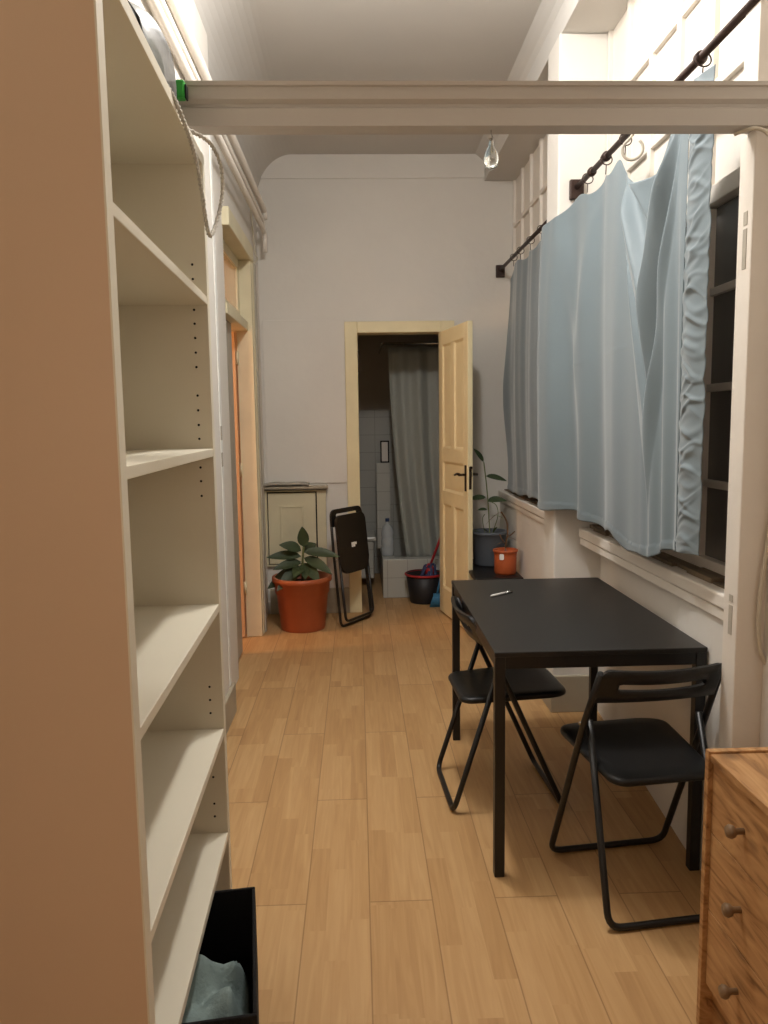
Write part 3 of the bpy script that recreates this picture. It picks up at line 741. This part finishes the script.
# ------------------------------------------------------------------ folding chairs
def chair_parts(root):
    ft, rt = .205, .19
    r = .0105
    top = [(-.190, -.132, .745), (-.200, -.042, .56), (-ft, .205, .011), (ft, .205, .011), (.200, -.042, .56), (.190, -.132, .745)]
    B().tube(fillet(top, .045), r, 12).obj('front_frame', 'blackm', root)
    p = [(-.179, -.035, .567), (-rt, -.215, .011), (rt, -.215, .011), (.179, -.035, .567)]
    B().tube(fillet(p, .045), r, 12).obj('rear_frame', 'blackm', root)
    # seat: rounded, slightly dished
    b = B(); poly = [(px*(1+.55*(py+.1)) if py > -.1 else px, py) for px, py in rrect(.335, .42, [.09, .09, .05, .05], 8)]
    n = len(poly); C = (0, .03)
    def zz(x, y): return .452+.012*(y/.22)*1 - .010*(1-(x/.18)**2)*(1-min(1, (y/.24)**2)) - .02*max(0, (y-.13)/.1)**2
    rings = []
    for s, dz in ((.0, 0), (.35, 0), (.7, 0), (.93, 0), (.985, -.004), (1.0, -.010), (1.0, -.018), (.97, -.024), (.6, -.022), (0, -.022)):
        rings.append([b.bm.verts.new((px*s, C[1]+py*s, zz(px*s, py*s)+dz)) for px, py in poly] if s else [b.bm.verts.new((0, C[1], zz(0, 0)+dz))])
    for A, Bq in zip(rings, rings[1:]):
        for k in range(n):
            k2 = (k+1) % n
            if len(A) == 1: f = b.bm.faces.new((A[0], Bq[k], Bq[k2]))
            elif len(Bq) == 1: f = b.bm.faces.new((A[k], Bq[0], A[k2]))
            else: f = b.bm.faces.new((A[k], Bq[k], Bq[k2], A[k2]))
            f.smooth = True
    b.obj('seat', 'black', root)
    # backrest: curved band with a long slot, ends running down to the tubes
    b = B()
    def pt(x, h, off):
        # x -.2...2 , h 0..1 height;  curve bows backwards
        yc = -.082-.030*(1-(x/.195)**2) - .060*h
        return Vector((x, yc+off, .635+.125*h - .010*(1-(x/.195)**2)*(1-h)*0 + -.006*(1-(x/.195)**2)))
    xs = [-.195+.39*i/40 for i in range(41)]
    def outline(x):      # lower & upper limits in h with rounded upper corners
        a = abs(x)/.195
        up = 1-(.25*max(0, (a-.86)/.14)**2)
        lo = .06+.10*(1-a*a)
        return lo, up
    for off in (0,):
        cols = []
        for x in xs:
            lo, up = outline(x); a = abs(x)
            slot = a < .140
            s0, s1 = (.46, .64) if slot else (.55, .55)
            if slot:
                e = max(0, (a-.128)/.012); e = min(1, e); mid = .55; s0 = mid-(mid-.46)*math.sqrt(max(0, 1-e*e)); s1 = mid+.09*math.sqrt(max(0, 1-e*e))
            hs = [lo, (lo+s0)/2, s0, s1, (s1+up)/2, up]
            cols.append(([b.bm.verts.new(pt(x, h, -.007)) for h in hs], [b.bm.verts.new(pt(x, h, .007)) for h in hs], slot))
        for c0, c1 in zip(cols, cols[1:]):
            sl = c0[2] and c1[2]
            for k in range(5):
                if k == 2 and (sl): continue
                for side in (0, 1):
                    q = (c0[side][k], c1[side][k], c1[side][k+1], c0[side][k+1])
                    f = b.bm.faces.new(q); f.smooth = True
            for k in ((0, 5, 2, 3) if sl else (0, 5)):
                f = b.bm.faces.new((c0[0][k], c1[0][k], c1[1][k], c0[1][k]))
            if c0[2] != c1[2]:
                c = c0 if c0[2] else c1
                pass
        for c in (cols[0], cols[-1]):
            for k in range(5): b.bm.faces.new((c[0][k], c[0][k+1], c[1][k+1], c[1][k]))
        bmesh.ops.remove_doubles(b.bm, verts=b.bm.verts, dist=.0004)
    b.obj('backrest', 'black', root)
    for sx in (-1, 1):
        B().lathe([(0, 0), (.006, 0), (.005, .004), (0, .005)], (sx*.198, -.086, .648), 10, 'x').obj('bolt', 'chrome', root)
        B().tube([(sx*.170, -.035, .56), (sx*.213, -.035, .56)], .005, 8).obj('pivot_bolt', 'chrome', root)
    B().tube([(-.19, -.19, .03), (-.19, -.19, .03001)], .001, 4) if False else None

c1 = thing('folding_chair', 'black folding chair at near end of table with its back to us', 'chair', (.862, 2.285, 0), math.radians(7), 'black folding chairs')
chair_parts(c1)
c2 = dup(c1, (.542, 2.95, 0), math.radians(-87), 'black folding chair tucked under left side of the table')

# folded chair leaning by the bathroom door
fc = thing('folding_chair', 'folded black chair leaning beside the bathroom door frame', 'chair', (-.02, 5.615, 0), 0, 'black folding chairs')
fc.rotation_euler = (math.radians(-6.0), 0, math.radians(56))
U = lambda x, y, z: (x, z, y)
r = .010
p = [(-.185, .012, .80), (-.195, .012, .60), (-.20, .012, .011), (.20, .012, .011), (.195, .012, .60), (.185, .012, .80)]
B().tube(fillet(p, .045), r, 10).obj('front_frame', 'blackm', fc)
p = [(-.178, -.02, .50), (-.183, -.024, .045), (.183, -.024, .045), (.178, -.02, .50)]
B().tube(fillet(p, .045), r, 10).obj('rear_frame', 'blackm', fc)
b = B()
b.prism([(x, z+.60) for x, z in rrect(.372, .43, [.05, .05, .09, .09], 8)], 'y', -.036, -.016, .004); b.obj('seat', 'black', fc)
b = B()
outer = [(x, z+.80) for x, z in rrect(.40, .125, [.055, .055, .01, .01], 6)]
inner = [(x, z+.815) for x, z in rrect(.28, .028, .0135, 6)]
def framepoly(b, outer, inner, y0, y1):
    n = len(outer)
    vo = [[b.bm.verts.new((x, y, z)) for x, z in outer] for y in (y0, y1)]
    vi = [[b.bm.verts.new((x, y, z)) for x, z in inner] for y in (y0, y1)]
    for k in range(n):
        k2 = (k+1) % n
        b.bm.faces.new((vo[0][k], vo[0][k2], vi[0][k2], vi[0][k])); b.bm.faces.new((vo[1][k], vo[1][k2], vi[1][k2], vi[1][k]))
        b.bm.faces.new((vo[0][k], vo[0][k2], vo[1][k2], vo[1][k])); b.bm.faces.new((vi[0][k], vi[0][k2], vi[1][k2], vi[1][k]))
framepoly(b, outer, inner, -.003, .012); b.obj('backrest', 'black', fc)
b = B().box(-.03, .015, -.0375, -.036, .57, .605).box(.018, .035, -.0375, -.036, .585, .603); b.obj('sticker', 'sticker', fc)
for sx in (-1, 1): B().tube([(sx*.17, -.022, .50), (sx*.205, -.006, .50)], .005, 8).obj('pivot_bolt', 'chrome', fc)

# ------------------------------------------------------------------ pine chest of drawers
ch = thing('chest_of_drawers', 'raw pine chest of three drawers in the near right corner', 'chest of drawers', (.805, 1.4, 0))
D_, L0, L1, H_ = .305, -.31, .31, .70
B().box(0, D_, L1-.018, L1, 0, H_, .0015).obj('side_panel', 'pine', ch)
B().box(0, D_, L0, L0+.018, 0, H_, .0015).obj('side_panel', 'pine', ch)
B().box(.004, D_, L0+.018, L1-.018, H_-.024, H_-.006, .0015).obj('top_panel', 'pine', ch)
B().box(D_-.006, D_-.001, L0+.018, L1-.018, .1, H_-.024).obj('back_panel', 'pine', ch)
B().box(.03, .048, L0+.018, L1-.018, 0, .115).obj('plinth', 'pine', ch)
for i, (z0, z1) in enumerate(((.505, .672), (.313, .502), (.12, .310))):
    d = B().box(.010, .028, L0+.021, L1-.021, z0, z1, .0015).box(.028, .28, L0+.03, L1-.03, z0+.01, z0+.02).box(.028, .28, L0+.03, L0+.04, z0+.02, z1-.03).box(.028, .28, L1-.04, L1-.03, z0+.02, z1-.03).obj('drawer', 'pine', ch)
    for yy in (L1-.17, L0+.17):
        B().lathe([(0, .012), (.007, .010), (.007, -.006), (.013, -.012), (.0155, -.020), (.012, -.027), (0, -.029)], (0, yy, (z0+z1)/2-.0), 18, 'x').obj('knob', 'knob', d)

# ------------------------------------------------------------------ curtain rods
def rod(y0, y1, x, z0, z1, wall_y, label):
    o = thing('curtain_rod', label, 'curtain rod', (x, y0, z0))
    B().tube([(0, 0, 0), (0, y1-y0, z1-z0)], .0125, 12).obj('rod', 'rod', o)
    s = 1
    B().box(-.033, .033, y1-y0, wall_y-y0, z1-z0-.055, z1-z0+.035, .005).obj('bracket', 'rod', o)
    return o
r1 = rod(2.05, 3.725, 1.05, 2.545, 2.56, 3.75, 'long dark iron curtain rod over the near window')
for yy, zz in ((2.42, .003), (3.50, .012), (3.3, .011)): B().lathe([(.012, -.018), (.02, -.008), (.02, .008), (.012, .018)], (0, yy-2.05, zz), 14, 'y').obj('collar', 'rod', r1)
r2 = rod(4.0, 5.91, 1.094, 2.585, 2.605, YE, 'dark iron curtain rod over the far window behind the pier')

# rings
ring0 = None
def ring(x, y, z, r, label, m='rod', tilt=.3):
    b = B(); n = 20
    b.tube([(r*math.cos(2*PI*k/n), tilt*r*math.sin(2*PI*k/n), r*math.sin(2*PI*k/n)) for k in range(n)], .0025, 6, True)
    b.tube([(0, 0, -r), (0, .004, -r-.035)], .0022, 6)
    o = b.obj('curtain_ring', m); o.location = (x, y, z); tag(o, label, 'curtain ring', 'curtain rings'); return o
zr = lambda y: 2.545+(y-2.05)*.009
ringlab = {2.40: 'curtain ring nearest to us holding up near corner of blue curtain', 3.07: 'curtain ring just left of the white open ring', 3.30: 'curtain ring second left of the white open ring',
           3.56: 'curtain ring on near rod closest to its bracket', }
for y, lb in ringlab.items(): ring(1.05, y, zr(y)-.012, .024, lb)
for y, lb in ((4.35, 'curtain ring on far rod nearest the pier'), (4.62, 'curtain ring on far rod, second from the pier'), (4.9, 'curtain ring on far rod, third from the pier'), (5.2, 'curtain ring on far rod, second from the far end'), (5.42, 'curtain ring on far rod nearest the end wall')):
    ring(1.094, y, 2.59+(y-4)*.01-.012, .024, lb)
b = B(); n = 24
b.tube([(.036*math.cos(2.0+5.2*k/n), .010*math.sin(5.2*k/n), .036*math.sin(2.0+5.2*k/n)) for k in range(n+1)], .0055, 8)
b.tube([(-.015, 0, .033), (0, 0, .055)], .005, 8).tube(smooth([(0, 0, .05), (.0, .016, .062), (0, .0, .082), (0, -.016, .062), (0, 0, .05)]), .004, 6)
o = b.obj('open_ring', 'greyold'); o.location = (1.05, 2.99, zr(2.99)-.075); tag(o, 'white open hook ring hanging on rod just below the beam', 'hook')

# ------------------------------------------------------------------ curtain
#      u(y)   x     ztop  zbot
CT = [(2.29, 1.035, 2.475, 1.055), (2.44, 1.03, 2.475, 1.045), (2.56, 1.03, 2.40, 1.02), (2.69, 1.03, 2.30, .985), (2.89, 1.03, 2.325, .975), (3.0, 1.035, 2.40, 1.0), (3.07, 1.04, 2.468, 1.02),
      (3.19, 1.04, 2.452, 1.01), (3.30, 1.04, 2.475, 1.005), (3.43, 1.035, 2.447, 1.02), (3.56, 1.02, 2.475, 1.04), (3.70, .955, 2.43, 1.04), (3.84, .94, 2.42, 1.03), (3.98, .952, 2.41, 1.02), (4.15, 1.02, 2.45, 1.012),
      (4.35, 1.085, 2.515, 1.005), (4.48, 1.09, 2.495, 1.0), (4.62, 1.09, 2.52, 1.0), (4.76, 1.09, 2.50, .995), (4.9, 1.09, 2.525, .99), (5.05, 1.09, 2.505, .985), (5.2, 1.09, 2.53, .98), (5.42, 1.09, 2.535, .975), (5.55, 1.10, 2.47, .972)]
Y0, Y1 = CT[0][0], CT[-1][0]
def sstep(a, c, x):
    t = max(0, min(1, (x-a)/(c-a))); return t*t*(3-2*t)
def curtain_x(y, z, zt, zb, x):
    v = (zt-z)/(zt-zb)
    d = 0.0                                     # displacement towards the room
    # long vertical folds
    a = .024*sstep(2.80, 3.15, y)*(1-sstep(3.95, 4.2, y))
    d += a*math.sin(2*PI*(y-3.03)/.38+1.2*math.sin(v*2.4)+.7*math.sin(y*9))*(.55+.6*v)
    d += .003*math.sin(2*PI*(y-3.0)/.17+2.5*v+1.5*math.sin(y*5))*sstep(2.9, 3.2, y)*(1-v*.5)
    d += .010*math.sin(2*PI*(y-4.2)/.45+.6*math.sin(v*3))*sstep(4.1, 4.4, y)
    # slanting pull fold from the pier bracket
    d += .014*math.exp(-(((y-3.70)+.34*v)/.05)**2)*sstep(.02, .15, v)*(1-sstep(.35, .8, v))
    d += .012*math.exp(-(((y-3.36)-.30*v)/.06)**2)*sstep(.0, .1, v)*(1-sstep(.5, .95, v))
    # swags between the ring at 3.07 and the near corner
    if 2.44 < y < 3.10:
        s = min(1.0, (y-2.44)/.64)
        def lev(k):
            sh = (s/k)**1.3 if s < k else ((1-s)/(1-k))**1.2
            return sh, (2.50-z)/max(sh, .08)
        sh, D = lev(.40)
        sh, D = lev(.76-.38*sstep(.10, .48, D))
        env = sstep(.12, .50, sh)
        def saw(a, c, h):
            t = (D-a)/(c-a)
            if t < 0: return h*math.exp(-(t/.16)**2)
            return h*(1-sstep(0, 1, t)*.5-.5*t) if t < 1 else 0
        d += env*(saw(.13, .42, .072)+saw(.60, 1.00, .06)+saw(1.06, 1.42, .026))
        # straight pull folds running down from the near corner
        d += .010*math.sin(2*PI*(y-2.44)/.115+v*2.6)*sstep(2.40, 2.5, y)*(1-sstep(2.62, 2.78, y))*sstep(.1, .45, v)
    # belly
    d += .02*math.sin(PI*v)*sstep(2.6, 3.0, y)
    # faint stitched seam
    zs = 1.74-(y-3.0)*.035
    d += .0022*math.exp(-((z-zs)/.005)**2)*(.5+.5*math.sin(y*13))*sstep(2.7, 2.8, y)*(1-sstep(3.85, 3.95, y))
    # hem
    if v > .975: d += .003
    return x-d
def crom(tb, x):
    n = len(tb)
    if x <= tb[0][0]: return tb[0][1:]
    for i in range(n-1):
        if x <= tb[i+1][0]:
            p, q = tb[i], tb[i+1]; a = tb[max(i-1, 0)]; e = tb[min(i+2, n-1)]; h = q[0]-p[0]; t = (x-p[0])/h
            out = []
            for k in (1, 2, 3):
                m0 = (q[k]-a[k])/(q[0]-a[0])*h; m1 = (e[k]-p[k])/(e[0]-p[0])*h
                out.append((2*t**3-3*t*t+1)*p[k]+(t**3-2*t*t+t)*m0+(-2*t**3+3*t*t)*q[k]+(t**3-t*t)*m1)
            return tuple(out)
    return tb[-1][1:]
def cfun(u, v):
    y = YS[round(u*NU)]
    x, zt, zb = crom(CT, y)
    zt2 = zt; zb2 = zb+.006*math.sin(y*23)
    z = zt2+(zb2-zt2)*v
    xx = curtain_x(y, z, zt, zb, x)
    lean = -.03*v*sstep(2.8, 2.44, y) if y < 2.8 else 0
    yy = y
    if y > 5.3:                                        # loose far edge flares out and curls
        e = (y-5.3)/.25
        yy += e*(.05*math.sin(PI*min(1, v*2.4))**2*(1 if v < .42 else 0)+.10*v)
        xx += e*.015*math.sin(v*9)
    if y > 3.98 and y < 5.3: pass
    return Vector((xx, yy, z))
NU, NV = 560, 220
YS = [2.44+(Y1-2.44)*((i/NU)**1.4) for i in range(NU+1)]
o = B().grid(cfun, NU, NV).obj('curtain', 'curtain'); solid(o, .0016, 0)
tag(o, 'long blue grey satin curtain hung across both windows', 'curtain')
random.seed(5)
WR = [((k+random.uniform(0, .9))/64, random.uniform(.004, .010), random.uniform(.003, .0085), random.uniform(-.04, .04), random.uniform(0, 1)) for k in range(64)]
def ruff(u, v):
    y = 2.44+(2.29-2.44)*u
    x, zt, zb = lerp_table(CT, y)
    z = zt+(zb-zt)*v
    base = curtain_x(2.4401, z, zt, zb, lerp_table(CT, 2.44)[0])
    d = 0
    for c, w, h, sl, ph in WR:
        t = (v-c-sl*(u-.5)-.012*math.sin(PI*u*1.5+ph*6))/w
        if abs(t) < 3: d += h*math.exp(-t*t)*(.35+.65*math.sin(PI*min(1, u*1.15)))*.85
    d += .010*math.sin(PI*u)
    edge = .003*math.sin(v*34)+.003*math.sin(v*71+1)
    bend = -.035*sstep(.15, .9, v)*0
    return Vector((base+(x-base)*u-d+.004, y+edge*u+bend-.05*sstep(.45, 1, v)*0, z))
rf = B().grid(ruff, 30, 420).obj('gathered_edge', 'curtain', o); solid(rf, .0016, 0)

# ------------------------------------------------------------------ light
def area(name, loc, direction, sx, sy, watts, col, spread=PI):
    l = bpy.data.lights.new(name, 'AREA'); l.shape = 'RECTANGLE'; l.size = sx; l.size_y = sy; l.energy = watts; l.color = col; l.spread = spread
    o = bpy.data.objects.new(name, l); COL.objects.link(o); o.location = loc
    o.rotation_euler = Vector(direction).to_track_quat('-Z', 'Y').to_euler(); return o
# fluorescent tube on the ceiling, just out of the top of the frame
for i, dx in enumerate((-.8, .8)):
    l = bpy.data.lights.new('tube', 'AREA'); l.shape = 'RECTANGLE'; l.size = .05; l.size_y = 1.2; l.energy = 17; l.color = (1, .98, .95)
    o = bpy.data.objects.new('ceiling_tube_light', l); COL.objects.link(o); o.location = (.14+.03*(i*2-1), 2.45, 3.36)
    o.rotation_euler = (0, math.radians(-38 if i else 38)*1.0, 0)
l = bpy.data.lights.new('tube_spread_fill', 'POINT'); l.energy = 50; l.color = (1, .98, .95); l.shadow_soft_size = .06  # added fill, no separate bulb: spreads the tube's light towards the end wall
o = bpy.data.objects.new('tube_spread_fill_light', l); COL.objects.link(o); o.location = (.14, 2.75, 3.27)
# lamp of the bedroom
l = bpy.data.lights.new('bedroom_lamp', 'POINT'); l.energy = 50; l.color = (1, .58, .28); l.shadow_soft_size = .05
o = bpy.data.objects.new('bedroom_lamp', l); COL.objects.link(o); o.location = (-2.0, 4.72, 1.9)
# warm lamp in the room behind the camera
l = bpy.data.lights.new('room_lamp', 'POINT'); l.energy = 13.5; l.color = (1, .74, .54); l.shadow_soft_size = .12
o = bpy.data.objects.new('room_lamp', l); COL.objects.link(o); o.location = (-.40, -.55, 1.5)

w = bpy.data.worlds.new('night'); S.world = w; w.use_nodes = True
w.node_tree.nodes['Background'].inputs['Color'].default_value = (.02, .022, .03, 1)
w.node_tree.nodes['Background'].inputs['Strength'].default_value = .4

# ------------------------------------------------------------------ camera
F = 770; yaw, pitch, roll = math.radians(1.88), math.radians(6.55), math.radians(.8)
fw = Vector((math.sin(yaw)*math.cos(pitch), math.cos(yaw)*math.cos(pitch), -math.sin(pitch)))
r0 = Vector((math.cos(yaw), -math.sin(yaw), 0)); u0 = r0.cross(fw)
right = r0*math.cos(roll)-u0*math.sin(roll); up = u0*math.cos(roll)+r0*math.sin(roll)
cam = bpy.data.cameras.new('camera'); co = bpy.data.objects.new('camera', cam); COL.objects.link(co)
R = Matrix((right, up, -fw)).transposed().to_4x4()
co.matrix_world = Matrix.Translation((0, 0, 1.47)) @ R
cam.sensor_fit = 'VERTICAL'; cam.sensor_height = 36; cam.lens = F/1024*36; cam.clip_start = .02
S.camera = co
S.view_settings.view_transform = 'Standard'; S.view_settings.look = 'None'
S.view_settings.exposure = 0; S.view_settings.gamma = 1; S.view_settings.use_curve_mapping = False
